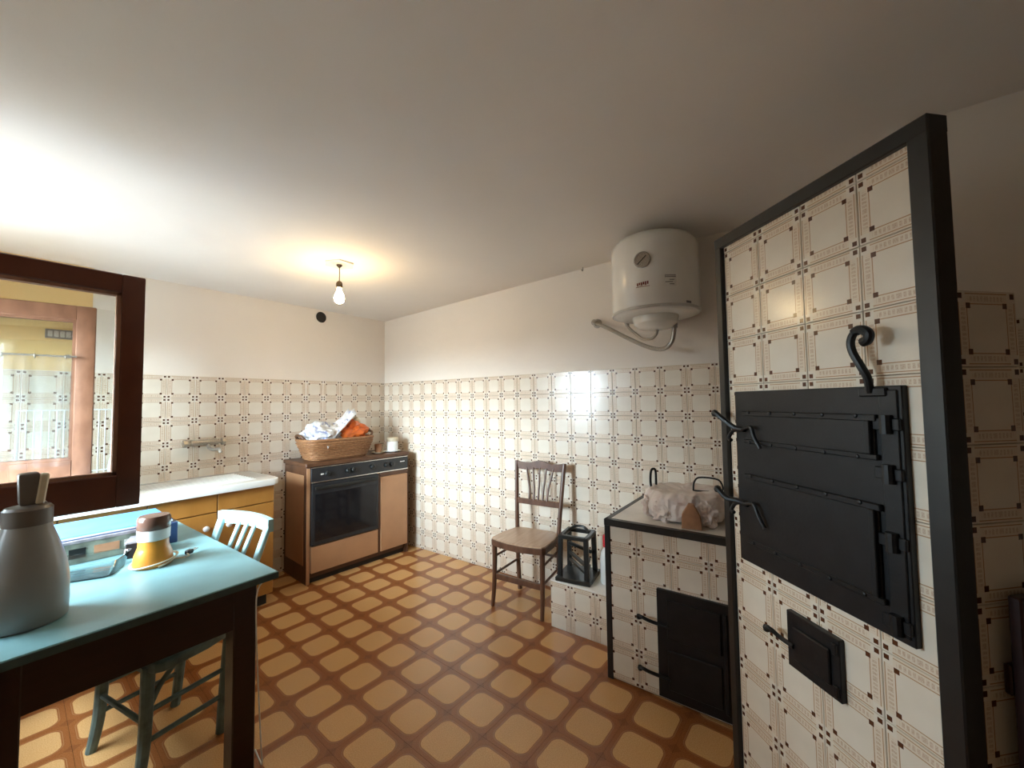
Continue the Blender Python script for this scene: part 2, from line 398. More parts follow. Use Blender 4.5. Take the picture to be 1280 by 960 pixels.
# ceiling: rises a little away from the back wall
cb = MB(); zc = lambda y: 2.328-0.0385*y if y > -3.2 else 2.451
ys = [0.3, 0, -3.2, YF-.3]
A = [[cb.b.verts.new((x, y, zc(min(y, 0))+dz)) for x in (XL-.3, 0.3)] for dz in (0, 0.25) for y in ys]
for k in range(3):
    cb.b.faces.new((A[k][0], A[k][1], A[k+1][1], A[k+1][0])); cb.b.faces.new((A[4+k][0], A[4+k][1], A[5+k][1], A[5+k][0]))
    for s_ in (0, 1): cb.b.faces.new((A[k][s_], A[k+1][s_], A[5+k][s_], A[4+k][s_]))
for k in (0, 3): cb.b.faces.new((A[k][0], A[k][1], A[4+k][1], A[4+k][0]))
struct(cb.build('ceiling', 'ceil'))
wa = MB().b2(XL-.3, 0.0, 0.0, 0.3, -0.2, 2.5)
WA = struct(wa.build('wall_back', 'plaster'))
gb = MB().b2(XL+.001, -.001, -0.006, 0.002, 0, H-.001).build('grout_bed', 'grout', WA)
MB().b2(XL+.001, -2.235, -0.004, 0.002, H+.003, 2.325).build('yellow_plaster', 'yellow', WA)
print('wall A tiles', tile_field(WA, (0, -.005, 0), (1, 0, 0), (0, 0, 1), -2.72, -0.008, 0.0, H, -.04, 0, skip=lambda u, v: (v < .84 and -2.75 < u < -1.2) or (v < .82 and u > -1.0)))
# vent hole near the ceiling
v = MB().tube([(0, -.012, 0), (0, 0.02, 0)], 0.062, 20, cap=False).tube([(0, -.012, 0), (0, .02, 0)], 0.050, 20, cap=False)
v = MB().lathe([(0.060, 0), (0.060, 0.006), (0.050, 0.006), (0.046, -0.0015), (0.0001, -0.0015)], (0, 0, 0), 24, Matrix.Rotation(PI/2, 3, 'X'))
vt = thing('wall_vent', 'round dark vent hole in the plaster near the hanging bulb', 'vent', (-.722, -0.002, 2.256))
MB().lathe([(0.062, 0), (0.062, 0.007), (0.052, 0.009), (0.052, 0.0)], (0, 0, 0), 24, Matrix.Rotation(PI/2, 3, 'X')).build('rim', 'plaster', vt)
MB().lathe([(0.0, 0.0), (0.052, 0.0), (0.052, 0.003), (0.0, 0.003)], (0, 0, 0), 24, Matrix.Rotation(PI/2, 3, 'X')).build('hole', 'dark', vt)  # dark disc painted for the shade inside the opening
v.b.free()
wb = MB().b2(0.0, 0.3, YJ, 0.3, -0.2, 2.6)
WB = struct(wb.build('wall_right', 'plaster'))
MB().b2(-0.006, 0.002, YJ+.001, -.001, 0, H-.001).build('grout_bed', 'grout', WB)
print('wall B tiles', tile_field(WB, (-.005, 0, 0), (0, -1, 0), (0, 0, 1), 0.014, 3.55, 0.0, H, 2.1037-13*T, 0, skip=lambda u, v: u > 2.86 and v < .78))
MB().b2(-0.012, 0.0, -2.62, -2.57, 2.30, 2.31)
wc = MB().b2(XC, 0.3, YF-.3, YJ, -0.2, 2.6)
WC = struct(wc.build('wall_alcove', 'plaster'))
MB().b2(XC-.006, XC+.002, YF+.001, YJ-.001, 0, H+.03).build('grout_bed', 'grout', WC)
tile_field(WC, (XC-.005, 0, 0), (0, -1, 0), (0, 0, 1), 4.082, 4.75, 0.03, H+.03, 4.10, .03)
wl = MB().b2(XL-.3, XL, YF-.3, WY0, -0.2, 2.6).b2(XL-.3, XL, WY1, 0.3, -.2, 2.6).b2(XL-.3, XL, WY0, WY1, -.2, WZ0).b2(XL-.3, XL, WY0, WY1, WZ1, 2.6)
struct(wl.build('wall_left', 'plaster'))
struct(MB().b2(XL-.3, 0.3, YF-.3, YF, -.2, 2.6).build('wall_front', 'brownwall'))
W1 = MB()
for (a, b_) in ((WY0, WY0+.05), (WY1-.05, WY1), (-.62, -.56)): W1.b2(XL-.10, XL-.02, a, b_, WZ0, WZ1, .004)
W1.b2(XL-.10, XL-.02, WY0, WY1, WZ0, WZ0+.05, .004).b2(XL-.10, XL-.02, WY0, WY1, WZ1-.05, WZ1, .004)
W1 = struct(W1.build('window_1', 'redwood'))
MB().b2(XL-.064, XL-.058, -.56, WY1-.05, WZ0+.05, WZ1-.05).build('glass_pane', 'glass', W1)  # fixed pane added beyond the sashes to widen the daylight
MB().b2(XL-.02, XL+.05, WY0-.04, WY1+.04, WZ0-.03, WZ0, .004).build('window_sill', 'stone', W1)

# ------------------------------------------------------------------ window sashes (open into the room)
def sash(label, hinge, edge, z0, z1, mat, st=.07, tr=.075, br=.125):
    hx, hy = hinge; dx, dy = edge[0]-hx, edge[1]-hy; L = math.hypot(dx, dy)
    t = thing('window_sash', label, 'window', (hx, hy, z0), math.atan2(dy, dx))
    h = z1-z0; d = .042
    MB().b2(L-st, L, -d/2, d/2, 0, h, .005, 2).build('stile', mat, t); MB().b2(0, st, -d/2, d/2, 0, h, .005, 2).build('stile', mat, t)
    MB().b2(st-.002, L-st+.002, -d/2, d/2, h-tr, h-.0005, .004).build('top_rail', mat, t)
    MB().b2(st-.002, L-st+.002, -d/2, d/2, 0.0005, br, .004).build('bottom_rail', mat, t)
    b = MB()
    for s_ in (-1, 1):
        y0, y1 = sorted((s_*.004, s_*.016))
        b.b2(st, st+.012, y0, y1, br, h-tr).b2(L-st-.012, L-st, y0, y1, br, h-tr).b2(st, L-st, y0, y1, br, br+.012).b2(st, L-st, y0, y1, h-tr-.012, h-tr)
    b.build('glazing_bead', 'sashlit', t)  # lighter bead paints the light caught on the inner edge
    MB().b2(st-.004, L-st+.004, -.002, .002, br-.004, h-tr+.004).build('glass_pane', 'glass', t)
    for zz in (.15, h-.15): MB().tube([(-.012, d/2+.002, zz-.03), (-.012, d/2+.002, zz+.03)], .007, 8).build('hinge', 'dullmetal', t)
    return t, L
S1, L1 = sash('red-brown open window sash in a shaded tone over the teal table', (XL+.05, -1.50), (-2.292, -1.50), 1.037, 1.952, 'redwood')
S2, L2 = sash('red-brown open window sash in a lit tone with a sheer cafe curtain', (XL+.05, -.50), (-2.310, -.665), 1.037, 1.952, 'sashlit')
# cafe curtain on the far sash
cu = thing('cafe_curtain', 'sheer white cafe curtain on a thin rod across the lit-toned window sash', 'curtain', S2.location, S2.rotation_euler.z)
MB().tube([(.06, -.045, .648), (L2-.062, -.045, .648)], .0045, 8).build('rod', 'dullmetal', cu)
for xx in (.10, L2-.09): MB().b2(xx-.006, xx+.006, -.05, -.016, .642, .656).build('rod_bracket', 'dullmetal', cu)
cc = MB(); nx, nzv = 90, 6; G = []
for i in range(nx+1):
    x = .075+(L2-.15)*i/nx; G.append([cc.b.verts.new((x, -.045-.009*math.sin(i*.75)-.004*math.sin(i*.31+1)*(1-k/nzv), .10+.55*k/nzv)) for k in range(nzv+1)])
for i in range(nx):
    for k in range(nzv): cc.b.faces.new((G[i][k], G[i+1][k], G[i+1][k+1], G[i][k+1]))
cc.build('curtain_cloth', 'sheer', cu, sharp=180)
for k in range(7):
    xx = .1+k*(L2-.2)/6
    MB().tube([(xx, -.045+.011*math.cos(a*PI/6), .645+.011*math.sin(a*PI/6)) for a in range(12)], .002, 6, closed=True).build('curtain_ring', 'dullmetal', cu)

# ------------------------------------------------------------------ tall oven (set at 45 degrees)
s2 = math.sqrt(.5)
OT = Vector((-1.016, -3.42, 0)); RZ = math.atan2(-s2, -s2)      # local x = along the front to its right end, local -y ... front normal
# local frame: x=u, z=up, front normal is local -y rotated: rot(RZ)*( 0,-1,0) = (-s2*?, ...)
OV = thing('tiled_oven', 'tall masonry oven clad in patterned tiles with black iron frame and doors', 'oven', OT, RZ)
# rotation by RZ=-135deg: local x->(-s2,-s2), local y->(s2,-s2); outward normal (-s2,s2) = local -y
MB().b2(.035, .712, .012, .21, 0, H-.004).build('body', 'grout', OV)
MB().b2(.035, .712, .012, .062, H-.004, 2.02).build('hood_slab', 'grout', OV)
print('oven tiles', tile_field(OV, (0, .012, 0), (1, 0, 0), (0, 0, 1), .055, .69, 0, 2.0, .064, 1.97-12*T,
      skip=lambda u, v: (.17 < u < .60 and .96 < v < 1.36)))
tile_field(OV, (.712, 0, 0), (0, 1, 0), (0, 0, 1), .042, .207, 0, H, .042, 0)
fr = lambda: MB()
fr().b2(.030, .062, -.010, .045, 0, 2.03, .003).build('frame_upright', 'ironfr', OV)
fr().b2(.683, .726, -.010, .042, 0, 2.03, .003).build('frame_upright', 'ironfr', OV)
fr().b2(.030, .726, -.011, .044, 1.992, 2.033, .003).build('frame_top', 'ironfr', OV)
pl_ = fr().b2(.112, .648, -.012, .006, .866, 1.450, .002).build('door_plate', 'iron', OV)
for z0, z1, mid in ((1.277, 1.378, None), (.940, 1.165, None)):
    dr = fr().b2(.168, .588, -.020, -.010, z0, z1, .003).build('oven_door', 'iron', OV)
    fr().b2(.160, .596, -.024, -.012, z1-.012, z1+.004, .002).build('door_rim', 'iron', dr)
    fr().b2(.160, .596, -.024, -.012, z0-.004, z0+.010, .002).build('door_rim', 'iron', dr)
    for q in range(4):
        for zz in (z1-.004, z0+.003):
            pass
    fr().b2(.572, .586, -.030, -.010, z0+.01, z1-.01, .002).build('hinge_bar', 'iron', dr)
rv = fr()
for q in range(5):
    for zz in (1.378, 1.277, 1.165, .943): rv.lathe([(.006, 0), (.005, .003), (0, .005)], (.19+q*.09, -.024, zz), 8, Matrix.Rotation(PI/2, 3, 'X'))
rv.build('rivets', 'iron', OV)['kind'] = 'stuff'
fr().b2(.600, .640, -.016, -.010, .88, 1.44, .002).build('hinge_strip', 'iron', OV)
for zz in (1.36, 1.245, 1.09, .905): fr().tube([(.618, -.022, zz-.022), (.618, -.022, zz+.022)], .012, 10).b2(.585, .645, -.02, -.012, zz-.014, zz+.014, .002).build('hinge', 'iron', OV)
def latch(par, x0, z0, x1, z1, hookx):
    t = MB().tube(smoothpath([(x0, -.046, z0), (x0+.012, -.054, z0+.004), (x0+.045, -.045, z0-.022), (x1-.02, -.03, z1+.005), (x1+.02, -.024, z1)]), [.011]+[.009]*23+[.008], 8)
    t.lathe([(0, -.014), (.010, -.010), (.013, 0), (.010, .010), (0, .014)], (x0, -.046, z0), 10)
    t.tube(smoothpath([(x1, -.022, z1), (x1-.03, -.03, z1-.006), (x1-.047, -.034, z1-.032), (x1-.035, -.034, z1-.04)], 4), .007, 8)
    t.build('latch_handle', 'iron', par)
    MB().tube(smoothpath([(x1+.01, -.028, z1), (x1+.06, -.036, z1+.012), (hookx-.02, -.036, z1-.02), (hookx, -.032, z1-.055)], 4), .006, 8).build('latch_arm', 'iron', par)
latch(OV, .048, 1.372, .15, 1.318, .245)
latch(OV, .048, 1.094, .15, 1.065, .25)
MB().tube(smoothpath([(.582, -.016, 1.435), (.586, -.026, 1.47), (.578, -.034, 1.50), (.564, -.038, 1.535), (.562, -.040, 1.562), (.574, -.041, 1.583), (.592, -.041, 1.586), (.606, -.041, 1.574), (.602, -.040, 1.560), (.590, -.039, 1.556)]),
          [.009]*30+[.0115]*25, 10).build('damper_hook', 'iron', OV)
MB().b2(.555, .62, -.02, -.008, 1.425, 1.447, .003).build('damper_plate', 'iron', OV)
# small ash door
sd = fr().b2(.298, .466, -.012, .006, .619, .782, .002).build('ash_door', 'iron', OV)
fr().b2(.325, .440, -.020, -.011, .650, .745, .003).build('ash_door_panel', 'iron', sd)
MB().tube(smoothpath([(.250, -.040, .703), (.260, -.046, .710), (.272, -.040, .707), (.290, -.028, .694), (.33, -.022, .690)]), .007, 8).lathe([(0, -.012), (.009, -.008), (.011, 0), (.009, .008), (0, .012)], (.250, -.040, .702), 10).build('ash_door_handle', 'iron', sd)
for zz in (.645, .755): MB().b2(.448, .462, -.02, -.01, zz-.015, zz+.015, .002).build('ash_door_hinge', 'iron', sd)

# ------------------------------------------------------------------ low range with marble top
XS, YS, ZS = -.72, -2.826, .808
LR = thing('tiled_range', 'low masonry cooking range with patterned tiles, black edge bars and pale top', 'stove', (0, 0, 0))
MB().b2(XS+.008, -.016, -3.50, YS-.008, 0, ZS-.03).build('body', 'grout', LR)
MB().b2(XS+.02, -.016, -3.52, YS-.02, ZS-.034, ZS-.001).build('worktop', 'stone', LR)
tile_field(LR, (XS+.006, 0, 0), (0, -1, 0), (0, 0, 1), 2.848, 3.50, .004, ZS-.03, 2.986, .008)
tile_field(LR, (0, YS-.006, 0), (-1, 0, 0), (0, 0, 1), .50, .70, .004, ZS-.03, .53, .008)
tile_field(LR, (0, YS-.006, 0), (-1, 0, 0), (0, 0, 1), .016, .50, .30, ZS-.03, .53-3*T, .008)
MB().b2(XS-.006, XS+.022, YS-.024, YS+.006, 0, ZS, .002).build('corner_post', 'ironfr', LR)
MB().b2(XS-.008, XS+.024, -3.52, YS+.007, ZS-.034, ZS, .002).build('front_bar', 'ironfr', LR)
MB().b2(XS-.006, -.016, YS-.022, YS+.007, ZS-.030, ZS, .002).build('side_bar', 'ironfr', LR)
fd = MB().b2(XS-.018, XS, -3.398, -3.083, .022, .520, .002).build('fire_door', 'iron', LR)
MB().b2(XS-.026, XS-.016, -3.36, -3.13, .30, .48, .003).build('door_panel', 'iron', fd)
MB().b2(XS-.026, XS-.016, -3.36, -3.13, .07, .25, .003).build('door_panel', 'iron', fd)
MB().b2(XS-.03, XS-.016, -3.385, -3.37, .06, .48, .002).build('hinge_bar', 'iron', fd)
for zz in (.375, .135):
    MB().tube(smoothpath([(XS-.050, -3.008, zz+.006), (XS-.056, -3.022, zz+.010), (XS-.045, -3.045, zz-.002), (XS-.026, -3.075, zz-.016), (XS-.022, -3.14, zz-.02)]), .008, 8).lathe([(0, -.013), (.010, -.009), (.0125, 0), (.010, .009), (0, .013)], (XS-.050, -3.006, zz+.004), 10).build('door_handle', 'iron', fd)

# low tiled ledge between chair and range
LG = thing('tiled_ledge', 'low knee-height tiled ledge between the brown chair and the black-edged range', 'ledge')
XB, ZB = -.477, .293
MB().b2(XB+.008, -.016, YS+.010, -2.345, 0, ZB-.008).build('body', 'grout', LG)
MB().b2(XB-.004, -.016, YS+.010, -2.338, ZB-.010, ZB, .003).build('top_slab', 'stone', LG)
tile_field(LG, (XB+.006, 0, 0), (0, -1, 0), (0, 0, 1), 2.340, 2.813, 0, ZB-.011, 2.48, .10-T+.02)
tile_field(LG, (0, -2.346, 0), (-1, 0, 0), (0, 0, 1), .018, .472, 0, ZB-.011, .15, .10-T+.02)

# ------------------------------------------------------------------ water heater
HC = Vector((-.272, -2.985, 0)); R0 = .250
WH = thing('water_heater', 'white enamel drum water heater mounted on the wall under the ceiling', 'water heater', HC)
bd = MB().lathe([(0, 1.925), (R0-.035, 1.925), (R0-.012, 1.932), (R0, 1.945), (R0, 2.315), (R0-.004, 2.345), (R0-.03, 2.378), (R0-.09, 2.405), (R0-.17, 2.418), (0, 2.422)], (0, 0, 0), 56).build('drum', 'enamel', WH, sharp=50)
MB().lathe([(0, 1.850), (.05, 1.850), (.095, 1.858), (.125, 1.885), (.132, 1.915), (.132, 1.928)], (0, 0, 0), 40).build('bottom_cap', 'enamel', WH)
MB().lathe([(R0+.001, 1.936), (R0+.003, 1.940), (R0+.003, 1.948), (R0+.001, 1.952)], (0, 0, 0), 56).build('rim_band', 'dial', WH)
def heater_patch(name, mat, ang, z0, z1, half, off, par):
    mb = MB(); A = []
    for k in range(7):
        a = ang-half+2*half*k/6
        A.append([mb.b.verts.new((math.cos(a)*(R0+rr), math.sin(a)*(R0+rr), z)) for rr, z in ((off, z0), (off, z1), (.0, z1), (.0, z0))])
    for k in range(6):
        for j in range(4): mb.b.faces.new((A[k][j], A[k+1][j], A[k+1][(j+1) % 4], A[k][(j+1) % 4]))
    mb.b.faces.new(A[0]); mb.b.faces.new(A[-1][::-1])
    return mb.build(name, mat, par)
toward = math.atan2(CAM.y-HC.y, CAM.x-HC.x)
ag = toward-.24
Rg = Matrix.Rotation(ag, 3, 'Z') @ Matrix.Rotation(PI/2, 3, 'Y')
gp = Vector((math.cos(ag)*(R0-.002), math.sin(ag)*(R0-.002), 2.205))
gg = MB().lathe([(.046, 0), (.046, .008), (.040, .010), (.038, .007)], gp, 28, Rg).build('gauge_ring', 'dullmetal', WH)
MB().lathe([(.039, 0), (.039, .006), (0, .006)], gp, 28, Rg).build('gauge_face', 'dial', gg)
nd = Rg @ Vector((0, 0, 1)); tx = nd.cross(Vector((0, 0, 1))).normalized()
MB().bar(gp+nd*.0075+tx*.026+Vector((0, 0, -.022)), gp+nd*.0075-tx*.022+Vector((0, 0, .02)), .005, .002, upv=nd).build('gauge_needle', 'black', gg)
for sgn in (-1, 1):
    pass
# maker's mark and rating label, too blurred in the photograph to read
for k in range(6): heater_patch('maker_mark', 'mark_red', ag-.12+k*.045, 2.062+(.004 if k % 2 else 0), 2.078+.001*k, .015, .0012, WH)
heater_patch('mark_underline', 'mark_red', ag-.005, 2.054, 2.0565, .15, .0012, WH)
heater_patch('rating_label', 'enamel', ag+.58, 2.045, 2.112, .13, .0010, WH)
for k, (zz, hf, mm) in enumerate(((2.104, .12, 'mark_grey'), (2.096, .12, 'mark_grey'), (2.080, .05, 'mark_grey'), (2.068, .08, 'mark_grey'), (2.056, .05, 'mark_grey'))):
    heater_patch('label_line', mm, ag+.58+(.0 if k < 2 else .03*(-1)**k), zz-.0022, zz+.0022, hf, .0018, WH)
heater_patch('badge', 'mark_grey', ag+1.02, 1.955, 1.968, .07, .0015, WH)
for a in (.9, -.9): MB().b2(HC.x*-1-.03, -HC.x-.004, a*.16-.02, a*.16+.02, 2.25, 2.29).b2(.13, -HC.x-.004, a*.16-.016, a*.16+.016, 2.262, 2.282).build('wall_bracket', 'enamel', WH)
PF = thing('pipe_fitting', 'round metal pipe fitting on the wall left of the white water heater', 'pipe fitting', (0, -2.494, 1.99))
MB().lathe([(.034, 0), (.034, .006), (.022, .010), (.018, .045), (.022, .046), (.022, .064), (0, .066)], (0, 0, 0), 20, Matrix.Rotation(-PI/2, 3, 'Y')).build('rosette', 'dullmetal', PF)
def hose(label, pts, r):
    h = thing('flexible_hose', label, 'hose')
    P = smoothpath(pts, 8); MB().tube(P, r, 10).build('braided_tube', 'dullmetal', h)
    for q in (0, -1):
        d = (P[1]-P[0]) if q == 0 else (P[-1]-P[-2]); d.normalize(); e = P[q]
        MB().tube([e-d*.014, e+d*.014], r*1.45, 8).build('end_nut', 'dullmetal', h)
hose('thick grey braided hose looping below the water heater to the wall fitting', [(-.055, -2.50, 1.985), (-.09, -2.60, 1.935), (-.12, -2.75, 1.845), (-.16, -2.90, 1.765), (-.20, -3.00, 1.738), (-.23, -3.06, 1.765), (-.24, -3.08, 1.82), (-.24, -3.085, 1.868)], .0135)
hose('thin twin hose from under the water heater drum, above the thick looping hose', [(-.18, -2.775, 1.925), (-.175, -2.79, 1.895), (-.17, -2.83, 1.855), (-.19, -2.88, 1.815), (-.23, -2.945, 1.805), (-.262, -2.985, 1.825), (-.268, -2.99, 1.852)], .009)
PS = thing('ceiling_hook', 'tiny metal hook in the ceiling edge beside the water heater', 'hook', (-.03, -2.40, zc(-2.4)))
MB().tube(smoothpath([(0, 0, .004), (0, 0, -.02), (-.012, 0, -.03), (-.022, 0, -.02)], 4), .004, 8).build('hook', 'dullmetal', PS)

# ------------------------------------------------------------------ hanging bulb
LX, LY = -1.240, -1.180; LZ = zc(LY)
PB = thing('pendant_bulb', 'bare lit light bulb hanging on a short cord from the ceiling', 'lamp', (LX, LY, LZ))
MB().prism([(math.cos(a)*(.085 if k % 2 else .10), math.sin(a)*(.085 if k % 2 else .10)) for k, a in enumerate([2*PI*i/12 for i in range(12)])], -.006, .004, bev=.002).build('rose_shadow_disc', 'enamel', PB)  # flat disc stands in for the shadow around the rose
MB().lathe([(.018, 0), (.018, -.012), (.008, -.022), (.004, -.026)], (0, 0, 0), 16).build('ceiling_rose', 'brass', PB)
MB().tube([(0, 0, -.02), (0.001, 0, -.07), (0, 0, -.125)], .0032, 8).build('cord', 'brass', PB)
MB().lathe([(.006, -.115), (.016, -.122), (.021, -.135), (.021, -.158), (.018, -.162), (0, -.162)], (0, 0, 0), 18).build('lamp_holder', 'brass', PB)
MB().lathe([(.012, -.160), (.014, -.178), (.022, -.197), (.030, -.216), (.033, -.234), (.030, -.252), (.020, -.264), (.008, -.269), (0, -.270)], (0, 0, 0), 22).build('bulb', 'bulb', PB, sharp=80)

# ------------------------------------------------------------------ sink unit
SU = thing('sink_cabinet', 'orange-brown laminate sink cabinet with drawer fronts under the white sink', 'cabinet', (-2.06, 0, 0))
sx0, sx1, syf = -.70, .70, -.555
MB().b2(sx0, sx1, syf+.02, -.016, .08, .855, .002).build('carcass', 'orangewood', SU)
MB().b2(sx0+.02, sx1-.02, syf+.06, -.03, 0, .082).build('plinth', 'dark', SU)
nd_ = 4; wdr = (sx1-sx0)/nd_
for k in range(nd_):
    a, b_ = sx0+k*wdr+.003, sx0+(k+1)*wdr-.003
    d1 = MB().b2(a, b_, syf, syf+.02, .735, .850, .002).build('drawer_front', 'orangewood', SU)
    d2 = MB().b2(a, b_, syf, syf+.02, .09, .728, .002).build('cabinet_door', 'orangewood', SU)
    MB().lathe([(.008, 0), (.008, .008), (.018, .012), (.018, .02), (.010, .026), (0, .027)], ((b_-.06 if k % 2 == 0 else a+.06), syf, .64), 14, Matrix.Rotation(PI/2, 3, 'X')).build('knob', 'white', d2)
SK = thing('kitchen_sink', 'long white ceramic sink top with rounded end and drainboard beside the cooker', 'sink', (-2.06, 0, 0))
def rrect(x0, x1, y0, y1, r, n=5):
    out = []
    for cx, cy, a0 in ((x1-r, y1-r, 0), (x0+r, y1-r, 90), (x0+r, y0+r, 180), (x1-r, y0+r, 270)):
        for k in range(n+1):
            a = math.radians(a0+90*k/n); out.append((cx+r*math.cos(a), cy+r*math.sin(a)))
    return out
MB().prism(rrect(-.72, .725, -.60, -.014, .05), .857, .900, bev=.010).build('slab', 'ceramic', SK)
rg = MB()
for k in range(10): rg.b2(.0+.03, .60, -.50+k*.042, -.492+k*.042, .899, .904, .002)
rg.build('drain_ridges', 'ceramic', SK)
bs = MB().prism(rrect(-.60, -.10, -.52, -.10, .05), .899, .908, bev=.003).build('basin_rim', 'ceramic', SK)
MB().prism(rrect(-.57, -.13, -.49, -.13, .04), .900, .9095).build('basin', 'dial', bs)
TP = thing('wall_tap', 'chrome wall-mounted mixer tap over the white sink top', 'tap', (-1.64, -.013, 1.155))
MB().lathe([(.026, 0), (.026, .008), (.014, .014), (.014, .05)], (-.075, 0, 0), 16, Matrix.Rotation(PI/2, 3, 'X')).lathe([(.026, 0), (.026, .008), (.014, .014), (.014, .05)], (.075, 0, 0), 16, Matrix.Rotation(PI/2, 3, 'X')).build('wall_flange', 'dullmetal', TP)
MB().tube([(-.085, -.055, 0), (.085, -.055, 0)], .022, 14).build('tap_body', 'dullmetal', TP)
for s_ in (-1, 1): MB().tube([(s_*.083, -.055, 0), (s_*.105, -.055, 0)], .013, 10).lathe([(.012, 0), (.028, .004), (.028, .026), (.012, .028), (0, .029)], (s_*.103, -.055, 0), 8, Matrix.Rotation(s_*PI/2, 3, 'Y')).build('tap_handle', 'dullmetal', TP)
MB().tube(smoothpath([(.02, -.06, -.01), (.02, -.085, -.04), (.03, -.14, -.052), (.045, -.20, -.045), (.05, -.215, -.07)], 5), .012, 10).build('spout', 'dullmetal', TP)
# dish rack
DR = thing('dish_rack', 'white wire dish rack on the sink top behind the window sash', 'dish rack', (-2.33, -.30, .9135))
d = MB()
for k in range(15): d.tube([(-.20+k*.0285, .12, 0.0), (-.20+k*.0285, .12, .50)], .0032, 6)
d.build('back_wires', 'rack', DR)
d = MB()
for k in range(15): d.tube([(-.20+k*.0285, -.14, 0.0), (-.20+k*.0285, -.14, .13)], .0032, 6)
d.build('front_wires', 'rack', DR)
for zz in (0.005, .13):
    MB().tube([(-.205, -.14, zz), (.205, -.14, zz), (.205, .12, zz), (-.205, .12, zz)], .0045, 6, closed=True).build('rack_rail', 'rack', DR)
MB().tube([(-.205, .12, .50), (.205, .12, .50)], .0045, 6).tube([(.205, .12, 0), (.205, .12, .50)], .005, 6).tube([(-.205, .12, 0), (-.205, .12, .50)], .005, 6).build('rack_frame', 'rack', DR)
PT = thing('plate', 'pale blue-white plate standing in the wire dish rack', 'plate', (-2.185, -.25, 1.02))
MB().lathe([(0, 0), (.07, .002), (.11, .012), (.112, .016), (.07, .008), (0, .006)], (0, 0, 0), 28, Matrix.Rotation(PI/2, 3, 'Y') @ Matrix.Rotation(.15, 3, 'X')).build('dish', 'ceramic', PT)
PQ = thing('wall_plaque', 'narrow grey patterned plaque on the yellow plaster wall', 'plaque', (-2.36, -.0045, 1.877))
MB().b2(-.072, .072, -.016, 0, -.028, .028, .003).build('plaque_frame', 'mark_grey', PQ)
for k in range(5): MB().b2(-.062+k*.025, -.042+k*.025, -.019, -.014, -.018, .018, .003).build('relief', 'dial', PQ)

# ------------------------------------------------------------------ cooker
CK = thing('gas_cooker', 'brown wood-effect freestanding cooker with black oven door and gas bottle cupboard', 'cooker', (-1.078, -.462, 0), math.radians(-4.5))
cw, cdp, ch = .945, .44, .955     # local x right, local y to the back
MB().b2(0, .028, 0, cdp, .0, ch-.03, .002).build('side_panel', 'cookwood', CK)
MB().b2(-.004, .001, .05, cdp-.04, .14, ch-.10, .002).build('side_inset', 'tan', CK)
MB().b2(cw-.028, cw, 0, cdp, .0, ch-.03, .002).build('side_panel', 'cookwood', CK)
MB().b2(.028, cw-.028, cdp-.02, cdp, .04, ch-.03).build('back_panel', 'cookwood', CK)
MB().b2(.028, cw-.028, .02, cdp-.02, .04, .08).build('floor_panel', 'cookwood', CK)
MB().b2(-.012, cw+.012, -.015, cdp+.004, ch-.032, ch, .004).build('top_lid', 'cookwood', CK)
MB().b2(.028, cw-.028, .03, .05, 0, .075).build('plinth', 'dark', CK)
MB().b2(.0, .026, -.004, .004, 0, ch-.04, .001).build('front_stile', 'tan', CK)
cp = MB().b2(.026, cw-.006, -.022, .03, ch-.155, ch-.034, .004).build('control_panel', 'blackpan', CK)
MB().b2(.026, cw-.006, -.026, -.018, ch-.158, ch-.150).b2(.026, cw-.006, -.026, -.018, ch-.040, ch-.034).build('trim_strip', 'chrome', cp)
for x in (.15, .33, .38, .56, .70, .76): MB().lathe([(.022, 0), (.020, .018), (.016, .022), (0, .022)], (x, -.022, ch-.095), 16, Matrix.Rotation(PI/2, 3, 'X')).b2(x-.003, x+.003, -.047, -.040, ch-.112, ch-.078).build('knob', 'black', cp)
MB().b2(.10, .125, -.024, -.02, ch-.10, ch-.09).b2(.85, .90, -.024, -.02, ch-.085, ch-.079).build('panel_mark', 'white', cp)
xd = .625
od = MB().b2(.030, xd-.004, -.028, .02, .300, ch-.165, .005).build('oven_door', 'blackpan', CK)
MB().b2(.055, xd-.03, -.031, -.024, .335, ch-.25, .002).build('door_glass', 'blackgl', od)
MB().b2(.045, xd-.02, -.055, -.043, ch-.213, ch-.188, .005).b2(.07, .10, -.045, -.025, ch-.209, ch-.192).b2(xd-.075, xd-.045, -.045, -.025, ch-.209, ch-.192).build('door_handle', 'black', od)
MB().b2(.030, xd-.004, -.020, .02, .085, .292, .004).build('drawer', 'tan', CK)
MB().b2(xd-.004, xd+.018, -.016, .02, .08, ch-.158, .002).build('divider', 'cookwood', CK)
cdoor = MB().b2(xd+.020, cw-.012, -.022, .02, .085, ch-.200, .005).build('cupboard_door', 'tan', CK)
MB().b2(xd+.018, cw-.010, -.020, .02, ch-.198, ch-.160, .003).build('door_rail', 'cookwood', CK)
MB().b2(cw-.012, cw, -.012, .004, 0, ch-.04, .001).build('front_stile', 'cookwood', CK)

